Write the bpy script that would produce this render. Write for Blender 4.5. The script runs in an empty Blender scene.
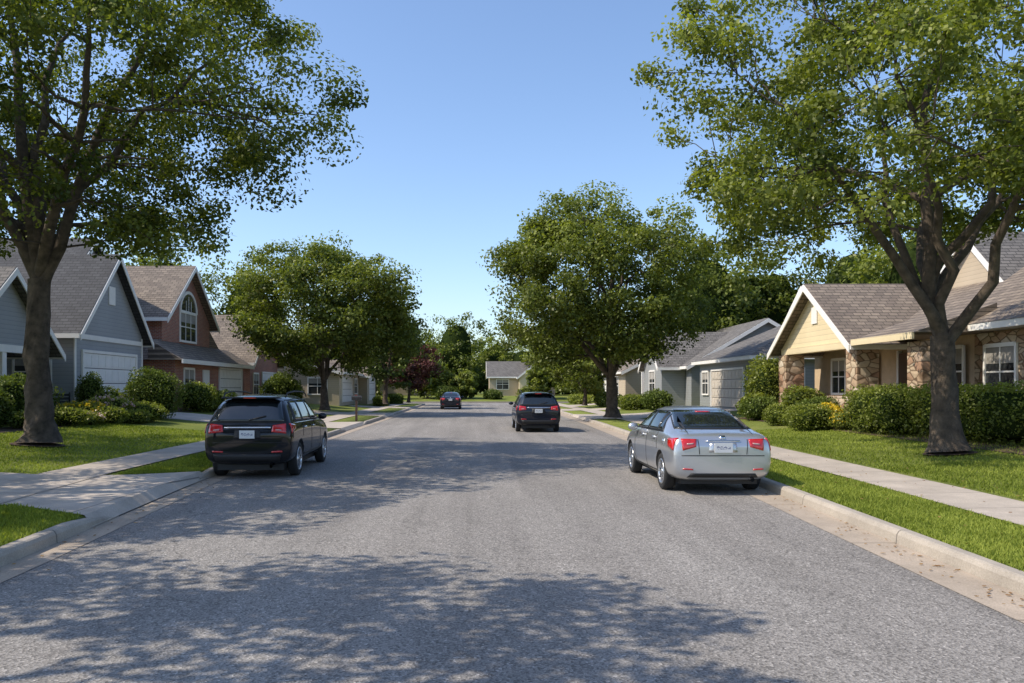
import bpy, math, numpy as np
from mathutils import Vector, Matrix
from mathutils.bvhtree import BVHTree
sc=bpy.context.scene
sc.view_settings.view_transform='Standard'; sc.view_settings.look='None'; sc.view_settings.exposure=0
RS=np.random.RandomState
# ---------------------------------------------------------------- materials
def newmat(name):
    m=bpy.data.materials.new(name); m.use_nodes=True
    nt=m.node_tree; b=nt.nodes['Principled BSDF']; return m,nt,b
def N(nt,t,**k):
    n=nt.nodes.new(t)
    for a,v in k.items():
        if a in n.inputs.keys(): n.inputs[a].default_value=v
        else: setattr(n,a,v)
    return n
def c4(c): return (c[0],c[1],c[2],1)
def ramp(nt,fac,stops):
    r=nt.nodes.new('ShaderNodeValToRGB'); e=r.color_ramp.elements
    while len(e)<len(stops): e.new(.5)
    for i,(p,c) in enumerate(stops): e[i].position=p; e[i].color=c4(c)
    nt.links.new(fac,r.inputs['Fac']); return r.outputs['Color']
def mix(nt,f,a,b,mode='MIX'):
    n=nt.nodes.new('ShaderNodeMix'); n.data_type='RGBA'; n.blend_type=mode
    for s,v in ((n.inputs['Factor'],f),(n.inputs[6],a),(n.inputs[7],b)):
        if isinstance(v,(int,float)): s.default_value=v
        elif isinstance(v,tuple): s.default_value=c4(v)
        else: nt.links.new(v,s)
    return n.outputs[2]
def mth(nt,op,a,b=None,c=None):
    n=nt.nodes.new('ShaderNodeMath'); n.operation=op
    for i,v in enumerate((a,b,c)):
        if v is None: continue
        if isinstance(v,(int,float)): n.inputs[i].default_value=v
        else: nt.links.new(v,n.inputs[i])
    return n.outputs[0]
def coord(nt): return nt.nodes.new('ShaderNodeTexCoord').outputs['Object']
def noise(nt,co,s,d=4,r=.6):
    n=nt.nodes.new('ShaderNodeTexNoise'); n.inputs['Scale'].default_value=s; n.inputs['Detail'].default_value=d; n.inputs['Roughness'].default_value=r
    nt.links.new(co,n.inputs['Vector']); return n.outputs['Fac']
def bump(nt,b,h,st=.4,dist=.02):
    n=nt.nodes.new('ShaderNodeBump'); n.inputs['Strength'].default_value=st; n.inputs['Distance'].default_value=dist
    nt.links.new(h,n.inputs['Height']); nt.links.new(n.outputs['Normal'],b.inputs['Normal'])
def simple(name,c,rough=.6,metal=0,coat=0,var=.12,ns=3,spec=.5,bs=0):
    m,nt,b=newmat(name); co=coord(nt); f=noise(nt,co,ns)
    d=tuple(x*(1-var) for x in c); l=tuple(min(1,x*(1+var)) for x in c)
    nt.links.new(ramp(nt,f,[(.3,d),(.7,l)]),b.inputs['Base Color'])
    b.inputs['Roughness'].default_value=rough; b.inputs['Metallic'].default_value=metal
    b.inputs['Coat Weight'].default_value=coat; b.inputs['Coat Roughness'].default_value=.03
    b.inputs['Specular IOR Level'].default_value=spec
    if bs: bump(nt,b,noise(nt,co,ns*12),bs)
    return m
def uvz(nt,mode='s'):
    co=coord(nt); s=nt.nodes.new('ShaderNodeSeparateXYZ'); nt.links.new(co,s.inputs[0])
    u=mth(nt,'ADD',s.outputs[0],s.outputs[1]) if mode=='s' else (s.outputs[0] if mode=='x' else s.outputs[1])
    c=nt.nodes.new('ShaderNodeCombineXYZ'); nt.links.new(u,c.inputs[0]); nt.links.new(s.outputs[2],c.inputs[1]); return co,c.outputs[0],s
def brickmat(name,c1,c2,mort,bw,rh,ms,mode='s',rough=.85,bs=.5,var=.25):
    m,nt,b=newmat(name); co,uv,s=uvz(nt,mode)
    t=N(nt,'ShaderNodeTexBrick'); nt.links.new(uv,t.inputs['Vector'])
    for k,v in (('Color1',c4(c1)),('Color2',c4(c2)),('Mortar',c4(mort)),('Scale',1.0),('Brick Width',bw),('Row Height',rh),('Mortar Size',ms),('Bias',0.0)): t.inputs[k].default_value=v
    n1=noise(nt,co,1.2,5); col=mix(nt,1.0,t.outputs['Color'],ramp(nt,n1,[(.25,(1-var,)*3),(.75,(1,)*3)]),'MULTIPLY')
    n2=noise(nt,co,14,3); col=mix(nt,1.0,col,ramp(nt,n2,[(.2,(.72,)*3),(.7,(1,)*3)]),'MULTIPLY')
    nt.links.new(col,b.inputs['Base Color']); b.inputs['Roughness'].default_value=rough
    bump(nt,b,mth(nt,'SUBTRACT',n2,t.outputs['Fac']),bs); return m
def siding(name,c,row=.16):
    m,nt,b=newmat(name); co,uv,s=uvz(nt)
    f=mth(nt,'FRACT',mth(nt,'DIVIDE',s.outputs[2],row))
    line=ramp(nt,f,[(0,(.45,)*3),(.09,(.95,)*3),(1,(1,)*3)])
    n=noise(nt,co,.8); col=mix(nt,1.0,line,ramp(nt,n,[(.3,tuple(x*.88 for x in c)),(.7,c)]),'MULTIPLY')
    nt.links.new(col,b.inputs['Base Color']); b.inputs['Roughness'].default_value=.65
    bump(nt,b,f,.5,.02); return m
def stone(name):
    m,nt,b=newmat(name); co,uv,s=uvz(nt)
    mp=nt.nodes.new('ShaderNodeMapping'); mp.inputs['Scale'].default_value=(2.6,4.6,1); nt.links.new(uv,mp.inputs[0])
    v=N(nt,'ShaderNodeTexVoronoi',Scale=1.0); nt.links.new(mp.outputs[0],v.inputs['Vector'])
    e=N(nt,'ShaderNodeTexVoronoi',Scale=1.0); e.feature='DISTANCE_TO_EDGE'; nt.links.new(mp.outputs[0],e.inputs['Vector'])
    sp=nt.nodes.new('ShaderNodeSeparateColor'); nt.links.new(v.outputs['Color'],sp.inputs[0])
    col=ramp(nt,sp.outputs[0],[(0,(.30,.17,.10)),(.3,(.50,.35,.22)),(.6,(.62,.49,.34)),(.85,(.40,.23,.14)),(1,(.68,.58,.45))])
    g=ramp(nt,e.outputs['Distance'],[(.03,(.38,.35,.31)),(.09,(1,1,1))]); 
    col=mix(nt,1.0,col,g,'MULTIPLY'); col=mix(nt,1.0,col,ramp(nt,noise(nt,co,20),[(.2,(.7,)*3),(.8,(1,)*3)]),'MULTIPLY')
    nt.links.new(col,b.inputs['Base Color']); b.inputs['Roughness'].default_value=.9
    bump(nt,b,e.outputs['Distance'],.8,.06); return m
def leafmat(name,dark,light,trans=.35,gloss=.025):
    m,nt,b=newmat(name); nt.nodes.remove(b); a=nt.nodes.new('ShaderNodeAttribute'); a.attribute_name='var'
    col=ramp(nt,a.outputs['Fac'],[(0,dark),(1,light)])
    d=nt.nodes.new('ShaderNodeBsdfDiffuse'); nt.links.new(col,d.inputs['Color'])
    t=nt.nodes.new('ShaderNodeBsdfTranslucent'); tc=mix(nt,1.0,col,(1.6,1.65,.5),'MULTIPLY'); nt.links.new(tc,t.inputs['Color'])
    mx=nt.nodes.new('ShaderNodeMixShader'); mx.inputs[0].default_value=trans
    nt.links.new(d.outputs[0],mx.inputs[1]); nt.links.new(t.outputs[0],mx.inputs[2]); out=mx
    if gloss:
        g=nt.nodes.new('ShaderNodeBsdfGlossy'); g.inputs['Roughness'].default_value=.45; g.inputs['Color'].default_value=(.9,.9,.7,1)
        m2=nt.nodes.new('ShaderNodeMixShader'); m2.inputs[0].default_value=gloss
        nt.links.new(mx.outputs[0],m2.inputs[1]); nt.links.new(g.outputs[0],m2.inputs[2]); out=m2
    nt.links.new(out.outputs[0],nt.nodes['Material Output'].inputs['Surface']); return m
def asphalt():
    m,nt,b=newmat('asphalt'); co=coord(nt)
    mp=nt.nodes.new('ShaderNodeMapping'); mp.inputs['Scale'].default_value=(1,.22,1); nt.links.new(co,mp.inputs[0])
    big=noise(nt,mp.outputs[0],.45,5,.6); col=ramp(nt,big,[(.28,(.255,.234,.213)),(.5,(.305,.281,.257)),(.72,(.355,.33,.302))])
    mp2=nt.nodes.new('ShaderNodeMapping'); mp2.inputs['Scale'].default_value=(1,.03,1); nt.links.new(co,mp2.inputs[0])
    col=mix(nt,1.0,col,ramp(nt,noise(nt,mp2.outputs[0],1.6,3),[(.35,(.86,)*3),(.6,(1.04,)*3)]),'MULTIPLY')
    fine=noise(nt,co,75,3,.8); col=mix(nt,1.0,col,ramp(nt,fine,[(.3,(.40,)*3),(.5,(.93,)*3),(.72,(1.4,)*3)]),'MULTIPLY')
    v=N(nt,'ShaderNodeTexVoronoi',Scale=56.0); nt.links.new(co,v.inputs['Vector'])
    sp=nt.nodes.new('ShaderNodeSeparateColor'); nt.links.new(v.outputs['Color'],sp.inputs[0])
    col=mix(nt,1.0,col,ramp(nt,sp.outputs[1],[(0,(.50,)*3),(.5,(.96,)*3),(.93,(1.10,)*3),(1,(1.65,)*3)]),'MULTIPLY')
    nz=nt.nodes.new('ShaderNodeTexNoise'); nz.inputs['Scale'].default_value=1.3; nz.inputs['Detail'].default_value=5; nt.links.new(co,nz.inputs['Vector'])
    wv=nt.nodes.new('ShaderNodeVectorMath'); wv.operation='MULTIPLY_ADD'; nt.links.new(nz.outputs['Color'],wv.inputs[0]); wv.inputs[1].default_value=(1.0,1.0,0); nt.links.new(co,wv.inputs[2])
    cv=N(nt,'ShaderNodeTexVoronoi',Scale=.20); cv.feature='DISTANCE_TO_EDGE'; nt.links.new(wv.outputs[0],cv.inputs['Vector'])
    cm=ramp(nt,cv.outputs['Distance'],[(0,(.45,.45,.45)),(.0025,(1,1,1))])
    gate=ramp(nt,noise(nt,co,.35,2),[(.46,(1,1,1)),(.58,(0,0,0))])
    cr_=mix(nt,1.0,cm,gate,'LIGHTEN')
    s=nt.nodes.new('ShaderNodeSeparateXYZ'); nt.links.new(co,s.inputs[0])
    sx=mth(nt,'ABSOLUTE',mth(nt,'ADD',mth(nt,'SUBTRACT',s.outputs[0],.55),mth(nt,'MULTIPLY',mth(nt,'SUBTRACT',noise(nt,co,1.1,5),.5),.16)))
    seam=ramp(nt,sx,[(0,(.7,.7,.7)),(.006,(1,1,1))]); cr_=mix(nt,1.0,cr_,seam,'DARKEN')
    col=mix(nt,cr_,mix(nt,1.0,col,(.42,.42,.42),'MULTIPLY'),col)
    st=ramp(nt,noise(nt,co,.9,4,.7),[(.57,(1,1,1)),(.74,(.80,.80,.80))]); col=mix(nt,1.0,col,st,'MULTIPLY')
    nt.links.new(col,b.inputs['Base Color']); b.inputs['Roughness'].default_value=.9; b.inputs['Specular IOR Level'].default_value=.25
    bump(nt,b,mth(nt,'ADD',fine,v.outputs['Distance']),.5,.012); return m
def concrete(name,c,joint=0,axis=1):
    m,nt,b=newmat(name); co=coord(nt); s=nt.nodes.new('ShaderNodeSeparateXYZ'); nt.links.new(co,s.inputs[0])
    col=ramp(nt,noise(nt,co,1.5,6,.65),[(.3,tuple(x*.70 for x in c)),(.7,c)])
    f=noise(nt,co,60,3,.8); col=mix(nt,1.0,col,ramp(nt,f,[(.3,(.72,)*3),(.7,(1.1,)*3)]),'MULTIPLY')
    if joint:
        fr=mth(nt,'FRACT',mth(nt,'DIVIDE',s.outputs[axis],joint)); w=.018/joint
        col=mix(nt,1.0,col,ramp(nt,fr,[(0,(.35,)*3),(w,(.4,)*3),(w*1.5,(1,)*3)]),'MULTIPLY')
    nt.links.new(col,b.inputs['Base Color']); b.inputs['Roughness'].default_value=.85; bump(nt,b,f,.3,.01); return m
def grassmat():
    m,nt,b=newmat('lawn_grass'); co=coord(nt)
    col=ramp(nt,noise(nt,co,.5,4),[(.3,(.145,.180,.032)),(.55,(.210,.245,.048)),(.75,(.29,.285,.080))])
    f=noise(nt,co,30,4,.8); col=mix(nt,1.0,col,ramp(nt,f,[(.3,(.5,)*3),(.7,(1.25,)*3)]),'MULTIPLY')
    nt.links.new(col,b.inputs['Base Color']); b.inputs['Roughness'].default_value=.85; b.inputs['Specular IOR Level'].default_value=.2
    bump(nt,b,f,.9,.05); return m
M={}
M['asphalt']=asphalt(); M['lawn']=grassmat()
M['curb']=concrete('curb_concrete',(.47,.41,.34),3.0); M['gutter']=concrete('gutter_concrete',(.49,.40,.31),3.0)
M['walk']=concrete('sidewalk_concrete',(.55,.47,.39),1.5); M['drive']=concrete('driveway_concrete',(.57,.49,.41),2.6,0)
M['mulch']=simple('mulch',(.09,.055,.035),.95,var=.4,ns=12,bs=.6)
M['blade']=leafmat('grass_blade',(.115,.155,.024),(.32,.36,.078),.3,0)
M['bark']=simple('bark',(.085,.064,.046),.95,var=.55,ns=5,bs=1.0)
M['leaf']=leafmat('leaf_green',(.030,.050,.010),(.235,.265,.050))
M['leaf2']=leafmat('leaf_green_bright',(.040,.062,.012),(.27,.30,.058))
M['leafd']=leafmat('leaf_dark',(.028,.048,.010),(.14,.18,.036),.25)
M['leafp']=leafmat('leaf_purple',(.035,.015,.015),(.13,.045,.045),.2)
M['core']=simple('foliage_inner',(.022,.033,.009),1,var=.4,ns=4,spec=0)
M['yellow']=leafmat('flower_yellow',(.50,.33,.02),(.80,.58,.05),.2)
M['pink']=leafmat('flower_white_pink',(.5,.25,.3),(.8,.7,.7),.2)
M['brownleaf']=leafmat('fallen_leaf',(.16,.08,.03),(.36,.22,.09),.1)
M['white']=simple('white_trim_paint',(.80,.77,.72),.5,var=.04)
M['garage']=simple('garage_door_white',(.80,.78,.74),.5,var=.05)
M['garageb']=simple('garage_door_beige',(.55,.49,.41),.5,var=.05)
M['graysid']=siding('gray_siding',(.35,.365,.38)); M['bluesid']=siding('blue_gray_siding',(.30,.31,.31)); M['creamsid']=siding('cream_siding',(.80,.66,.42),.2)
M['tansid']=siding('tan_siding',(.56,.46,.34)); M['tanwall']=simple('tan_stucco',(.58,.43,.28),.85)
M['brick']=brickmat('red_brick',(.50,.155,.085),(.34,.10,.062),(.46,.37,.31),.22,.075,.012)
M['stone']=stone('field_stone')
for a in 'xy':
    M['sh_brown'+a]=brickmat('shingle_brown_'+a,(.32,.255,.195),(.20,.158,.125),(.09,.072,.058),.33,.13,.014,a)
    M['sh_gray'+a]=brickmat('shingle_gray_'+a,(.235,.215,.195),(.155,.142,.13),(.07,.065,.06),.33,.13,.014,a)
    M['sh_dark'+a]=brickmat('shingle_dark_'+a,(.085,.085,.09),(.055,.055,.06),(.03,.03,.03),.33,.13,.014,a)
M['glass']=simple('window_glass',(.03,.033,.035),.06,spec=.6,var=.3,ns=.7)
M['curtain']=simple('window_blind',(.30,.28,.25),.9)
M['doorp']=simple('door_paint',(.09,.045,.03),.4)
M['dark']=simple('dark_trim',(.012,.012,.013),.55)
M['bin']=simple('bin_plastic',(.03,.05,.04),.6)
M['tire']=simple('tire_rubber',(.018,.018,.019),.85,var=.2,ns=20)
M['rim']=simple('alloy_rim',(.6,.61,.63),.28,metal=.9)
M['silver']=simple('silver_paint',(.50,.515,.54),.30,metal=.7,coat=1,var=.02)
M['black']=simple('black_paint',(.004,.005,.008),.5,metal=0,coat=.85,var=.05,spec=.1)
M['navy']=simple('navy_paint',(.008,.011,.02),.5,metal=0,coat=.85,var=.05,spec=.1)
M['cglass']=simple('car_glass',(.012,.016,.018),.03,spec=1,var=.1)
M['red']=simple('tail_light_red',(.50,.012,.012),.12,coat=1,var=.25,ns=14)
M['lens']=simple('clear_lens',(.50,.32,.30),.1,coat=1)
M['chrome']=simple('chrome',(.7,.7,.72),.12,metal=1,var=.02)
def platemat():
    m,nt,b=newmat('license_plate_face'); co=coord(nt)
    n=noise(nt,co,60,0); s=nt.nodes.new('ShaderNodeSeparateXYZ'); nt.links.new(co,s.inputs[0])
    band=ramp(nt,mth(nt,'ABSOLUTE',s.outputs[2]),[(.025,(0,0,0)),(.03,(1,1,1))])
    bx=ramp(nt,mth(nt,'ABSOLUTE',s.outputs[0]),[(.115,(0,0,0)),(.12,(1,1,1))])
    ltr=ramp(nt,n,[(.5,(1,1,1)),(.53,(0,0,0))])
    f=mix(nt,1.0,mix(nt,1.0,band,bx,'LIGHTEN'),ltr,'LIGHTEN')
    nt.links.new(mix(nt,f,(.15,.16,.25),(.62,.63,.63)),b.inputs['Base Color']); b.inputs['Roughness'].default_value=.4; return m
M['plate']=platemat()
# ---------------------------------------------------------------- mesh helpers
def link(o,parent=None):
    sc.collection.objects.link(o)
    if parent: o.parent=parent
    return o
def empty(name,loc=(0,0,0)):
    e=bpy.data.objects.new(name,None); e.location=loc; e.empty_display_size=.5; sc.collection.objects.link(e); return e
def mk(name,V,F,mat,parent=None,smooth=False,var=None,mats=None,midx=None):
    V=np.asarray(V,np.float32); me=bpy.data.meshes.new(name)
    if isinstance(F,np.ndarray):
        k=F.shape[1]; me.vertices.add(len(V)); me.vertices.foreach_set('co',V.ravel())
        me.loops.add(F.size); me.loops.foreach_set('vertex_index',F.astype(np.int32).ravel())
        me.polygons.add(len(F)); me.polygons.foreach_set('loop_start',np.arange(0,F.size,k,dtype=np.int32))
        me.update(calc_edges=True)
    else: me.from_pydata([tuple(map(float,v)) for v in V],[],F); me.update()
    if mats:
        for m in mats: me.materials.append(m)
        me.polygons.foreach_set('material_index',np.asarray(midx,np.int32))
    else: me.materials.append(mat)
    if smooth: me.polygons.foreach_set('use_smooth',np.ones(len(me.polygons),bool))
    if var is not None:
        a=me.attributes.new('var','FLOAT','POINT'); a.data.foreach_set('value',np.asarray(var,np.float32))
    return link(bpy.data.objects.new(name,me),parent)
def fixn(o):
    import bmesh
    bm=bmesh.new(); bm.from_mesh(o.data); bmesh.ops.recalc_face_normals(bm,faces=bm.faces); bm.to_mesh(o.data); bm.free(); return o
BF=[(0,3,2,1),(4,5,6,7),(0,1,5,4),(1,2,6,5),(2,3,7,6),(3,0,4,7)]
def box(name,x0,x1,y0,y1,z0,z1,mat,parent=None,bev=0):
    x0,x1=min(x0,x1),max(x0,x1)
    V=[(x0,y0,z0),(x1,y0,z0),(x1,y1,z0),(x0,y1,z0),(x0,y0,z1),(x1,y0,z1),(x1,y1,z1),(x0,y1,z1)]
    o=mk(name,V,BF,mat,parent)
    if bev:
        b=o.modifiers.new('b','BEVEL'); b.width=bev; b.segments=2
    return o
def extr(name,poly,a0,a1,axis,mat,parent=None):
    n=len(poly); V=[]
    for a in (a0,a1):
        for p,q in poly: V.append((a,p,q) if axis=='x' else (p,a,q))
    F=[tuple(range(n)),tuple(range(n,2*n))[::-1]]+[(i,(i+1)%n,n+(i+1)%n,n+i) for i in range(n)]
    return fixn(mk(name,V,F,mat,parent))
def tubes(paths,base=0):
    Vs=[];Fs=[];off=0
    for P,R,s in paths:
        P=np.asarray(P,float); R=np.asarray(R,float); T=np.gradient(P,axis=0); T/=np.linalg.norm(T,axis=1)[:,None]+1e-9
        ref=np.array([0.31,.95,.02]) if abs(T[0,2])>.5 else np.array([0,0,1.])
        A=np.cross(T,ref); A/=np.linalg.norm(A,axis=1)[:,None]+1e-9; B=np.cross(T,A)
        th=np.linspace(0,2*np.pi,s,endpoint=False)
        lob=1+(.07*np.sin(th*3+1)+.05*np.sin(th*5))[None,:,None] if s>=12 else 1
        ring=P[:,None]+R[:,None,None]*lob*(np.cos(th)[None,:,None]*A[:,None]+np.sin(th)[None,:,None]*B[:,None])
        n=len(P); Vs.append(ring.reshape(-1,3))
        i=np.arange(n-1)[:,None]*s; j=np.arange(s)[None]; j2=(j+1)%s
        Fs.append(np.stack([i+j,i+j2,i+s+j2,i+s+j],-1).reshape(-1,4)+off); off+=n*s
    return np.concatenate(Vs),np.concatenate(Fs)
def leafgeo(C,rad,per,size,rng,squash=.8,cv=None,orient=.75,nz_=.11):
    C=np.asarray(C,float); n=len(C); rad=np.broadcast_to(rad,(n,))
    if cv is None: cv=rng.uniform(.15,.75,n)
    I=np.repeat(np.arange(n),per); m=len(I)
    d=rng.normal(size=(m,3)); d/=np.linalg.norm(d,axis=1)[:,None]; r=rng.uniform(0,1,m)**.45
    p=C[I]+d*(r*rad[I])[:,None]*np.array([1,1,squash])
    nn=rng.normal(size=(m,3))*.55+d*orient+np.array([0,0,.45]); nn/=np.linalg.norm(nn,axis=1)[:,None]
    a=np.cross(nn,rng.normal(size=(m,3))); a/=np.linalg.norm(a,axis=1)[:,None]; b=np.cross(nn,a)
    s=size*rng.uniform(.6,1.25,m)[:,None]
    V=np.stack([p-a*s*.5,p+b*s*.32,p+a*s*.5,p-b*s*.32],1).reshape(-1,3)
    F=np.arange(m*4).reshape(m,4)
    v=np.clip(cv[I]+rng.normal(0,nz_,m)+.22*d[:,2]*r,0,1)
    return V,F,np.repeat(v,4)
# ---------------------------------------------------------------- terrain
def cl(y): return np.interp(y,[-40,0,7.6,10.6,15,24,40,90],[-4.3,-4.4,-4.6,-4.82,-5.15,-5.2,-5.2,-5.2])
def cr(y): return np.interp(y,[-40,0,6.6,13.5,25,38,56,90],[4.2,4.35,4.6,5.0,5.45,5.8,5.95,5.9])
ZD=[0,.16,2.9,4,6,8,10,1e4]; ZZ=[.13,.13,.165,.22,.38,.56,.68,.68]
def zd(d): return np.interp(d,ZD,ZZ)
def gz(x,y):
    if x>cr(y): return float(zd(x-cr(y)))
    if x<cl(y): return float(zd(cl(y)-x))
    return 0.
DC=[.14,.145,1.5,2.9,4,5,6,7,8,9,10,12,16,22,35,60,120,300,1500]
ys=np.concatenate([[-300,-100],np.arange(-40,83.5,1.),[83.4,83.41,94.6,94.61],[97,100,104,110,130,180,300,600,1500]])
rows=[];
def lawn_z(d,y):
    if d<.142: return -.05
    if y<=83.4: return zd(d)
    if y<94.605: return -.05
    return .13 if y<96 else min(.68,.13+(y-96)*.06)
for y in ys:
    L=float(cl(y));R=float(cr(y))
    row=[(L-d,y,lawn_z(d,y)) for d in DC[::-1]]+[(L,y,-.05),(R,y,-.05)]+[(R+d,y,lawn_z(d,y)) for d in DC]
    if y>94.605:
        z=lawn_z(1,y); row=[(a,b,z) for a,b,c in row]
    rows.append(row)
nr=len(rows);nc=len(rows[0]); V=np.array(rows).reshape(-1,3)
i=np.arange(nr-1)[:,None]*nc; j=np.arange(nc-1)[None]
mk('ground',V,np.stack([i+j,i+j+1,i+nc+j+1,i+nc+j],-1).reshape(-1,4),M['lawn'])
yy=np.arange(-40,84.5,1.); V=[];
for y in yy: V+= [(float(cl(y))-.05,y,0),(float(cr(y))+.05,y,0)]
k=len(yy); F=[(2*a,2*a+1,2*a+3,2*a+2) for a in range(k-1)]
b0=len(V); V+=[(-200,84.001,0.0),(200,84.001,0.0),(200,94.6,0),(-200,94.6,0)]; F.append((b0,b0+1,b0+2,b0+3))
mk('road',V,F,M['asphalt'])
def strip(name,f0,f1,y0,y1,z,mat,step=1.):
    t=np.linspace(y0,y1,max(2,int((y1-y0)/step)+1)); V=[]
    for y in t: V+=[(float(f0(y)),y,float(z(y,f0(y)))),(float(f1(y)),y,float(z(y,f1(y))))]
    return mk(name,V,[(2*a,2*a+1,2*a+3,2*a+2) for a in range(len(t)-1)],mat)
strip('gutter',lambda y:cr(y)-.5,lambda y:cr(y),-40,83.4,lambda y,x:.005,M['gutter'])
strip('gutter',lambda y:cl(y),lambda y:cl(y)+.34,-40,83.4,lambda y,x:.005,M['gutter'])
def curb(name,fn,sgn,y0,y1,lo0=False,lo1=False):
    t=np.linspace(y0,y1,max(2,int((y1-y0)/.7)+1)); prof=[(0,-.04),(.012,.10),(.035,.138),(.06,.15),(.16,.15),(.165,-.04)]
    V=[];n=len(prof)
    for q,y in enumerate(t):
        h=1.
        if lo0: h=min(h,max(.12,(y-y0)/1.0))
        if lo1: h=min(h,max(.12,(y1-y)/1.0))
        for a,z in prof: V.append((float(fn(y))+sgn*a,y,z if z<0 else z*h))
    F=[(i*n+j,i*n+j+1,(i+1)*n+j+1,(i+1)*n+j) for i in range(len(t)-1) for j in range(n-1)]
    F+=[tuple(range(n)),tuple(range((len(t)-1)*n,len(t)*n))]
    return fixn(mk(name,V,F,M['curb']))
box('curb',-150,150,94.55,94.72,-.04,.15,M['curb'])
DR=[(-1,10.9,14.6,14.0),(-1,32.6,37.4,10.8),(-1,46.8,51.4,10),(-1,64,68,5),(1,42,48.3,9),(1,57,61,8),(1,70,74,8)]
for s,fn in ((-1,cl),(1,cr)):
    ds=sorted([d for d in DR if d[0]==s],key=lambda d:d[1]); y=-40; f=False
    for d in ds:
        curb('curb',fn,s,y,d[1],f,True); y=d[2]; f=True
    curb('curb',fn,s,y,83.4,f,False)
for s,y0,y1,dist in DR:
    fn=cl if s<0 else cr
    ds=[0,.15,.5,1.1,1.6,2.9,4,5,6,7,8,9,10,12,14]; ds=[d for d in ds if d<dist]+[dist]
    V=[]; t=np.linspace(y0,y1,6)
    for y in t:
        for d in ds:
            fl=.9*max(0,1-d/1.4); yq=y+(-fl if y==t[0] else fl if y==t[-1] else 0)
            z=.02 if d==0 else max(.149,float(zd(d))+.014)
            V.append((float(fn(yq))+s*d,yq,z))
    n=len(ds); F=[(i*n+j,i*n+j+1,(i+1)*n+j+1,(i+1)*n+j) for i in range(5) for j in range(n-1)]
    mk('driveway',V,F,M['drive'])
zt=lambda off:(lambda y,x: (zd(x-cr(y)) if x>0 else zd(cl(y)-x))+off)
strip('sidewalk',lambda y:cl(y)-2.85,lambda y:cl(y)-1.65,-40,82,zt(.022),M['walk'])
strip('sidewalk',lambda y:cr(y)+1.55,lambda y:cr(y)+2.7,-40,82,zt(.022),M['walk'])
strip('mulch_bed',lambda y:cl(y)-10.6,lambda y:cl(y)-7.6,20,31.8,zt(.02),M['mulch'])
strip('mulch_bed',lambda y:cl(y)-10.3,lambda y:cl(y)-8.4,38,46,zt(.02),M['mulch'])
strip('mulch_bed',lambda y:cr(y)+6.0,lambda y:cr(y)+9.8,14,36,zt(.02),M['mulch'])
def disc(name,x,y,r):
    a=np.linspace(0,2*np.pi,28,endpoint=False); rr=r*(1+.08*np.sin(a*3+x)); V=[(x,y,gz(x,y)+.04)]+[(x+q*c*math.cos(t),y+q*c*math.sin(t),gz(x+q*c*math.cos(t),y+q*c*math.sin(t))+.035) for c in (.5,1) for t,q in zip(a,rr)]
    F=[(0,1+i,1+(i+1)%28) for i in range(28)]+[(1+i,29+i,29+(i+1)%28,1+(i+1)%28) for i in range(28)]
    mk(name,V,F,M['mulch'])
disc('mulch_bed',-10.7,19.6,.6); disc('mulch_bed',10.3,17.4,.52)
# ---------------------------------------------------------------- grass blades
def grass(name,regs,seed):
    rng=RS(seed); P=[]
    for x0,x1,y0,y1,dens in regs:
        n=int((x1-x0)*(y1-y0)*dens); x=rng.uniform(x0,x1,n); y=rng.uniform(y0,y1,n)
        L=cl(y);R=cr(y); d=np.where(x>0,x-R,L-x)
        ok=(d>.17)&~((d>1.53)&(d<2.88))&~(((x+10.7)**2+(y-19.6)**2<.27)|((x-10.3)**2+(y-17.4)**2<.22))&~((x<0)&(d>7.6)&(y>20))
        for s,a,b,dist in DR:
            if s*x0>0: ok&=~((y>a-.9*np.clip(1-d/1.4,0,1)-.02)&(y<b+.9*np.clip(1-d/1.4,0,1)+.02))
        x,y,d=x[ok],y[ok],d[ok]; P.append(np.stack([x,y,zd(d)-.004],1))
    P=np.concatenate(P); m=len(P); h=rng.uniform(.025,.065,m); th=rng.uniform(0,6.283,m); w=.006+.0004*P[:,1]
    sx=np.cos(th)*w; sy=np.sin(th)*w; ln=rng.normal(0,.025,(m,2))
    V=np.stack([P-np.stack([sx,sy,0*sx],1),P+np.stack([sx,sy,0*sx],1),P+np.stack([ln[:,0],ln[:,1],h],1)],1).reshape(-1,3)
    v=np.clip(.5+.2*np.sin(P[:,0]*1.3+np.sin(P[:,1]))+.12*np.sin(P[:,0]*4+P[:,1]*2.3)+rng.normal(0,.22,m),0,1)
    mk(name,V,np.arange(m*3).reshape(m,3),M['blade'],var=np.repeat(v,3))
grass('grass',[(4.6,7,5.5,14,2800),(4.9,7.2,14,24,900),(7.3,13,9,16,900),(7.4,14,16,28,380),(-6.6,-4.6,6,16,2200),(-7,-5,14,26,900),(-9,-6,8,11,1200),(-14.5,-7.5,14.5,28,380)],5)
rng=RS(3); n=460; y=6+rng.uniform(0,1,n)**1.3*20; d=-np.abs(rng.normal(0,.22,n))-.02; k=rng.uniform(size=n)<.4; d=np.where(k,rng.uniform(.2,3.2,n),d)
x=cr(y)+d; z=np.where(d>0,zd(np.abs(d))+.04,.014)
n2=160; y2=6+rng.uniform(0,1,n2)*22; x2=cl(y2)+np.abs(rng.normal(0,.3,n2))+.03; x=np.append(x,x2);y=np.append(y,y2);z=np.append(z,np.full(n2,.014))
V,F,v=leafgeo(np.stack([x,y,z],1),.001,1,.055,rng,nz_=.3); V[:,2]=np.repeat(z,4)+(V[:,2]-np.repeat(z,4))*.25+.004
mk('fallen_leaves',V,F,M['brownleaf'],var=v)
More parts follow.
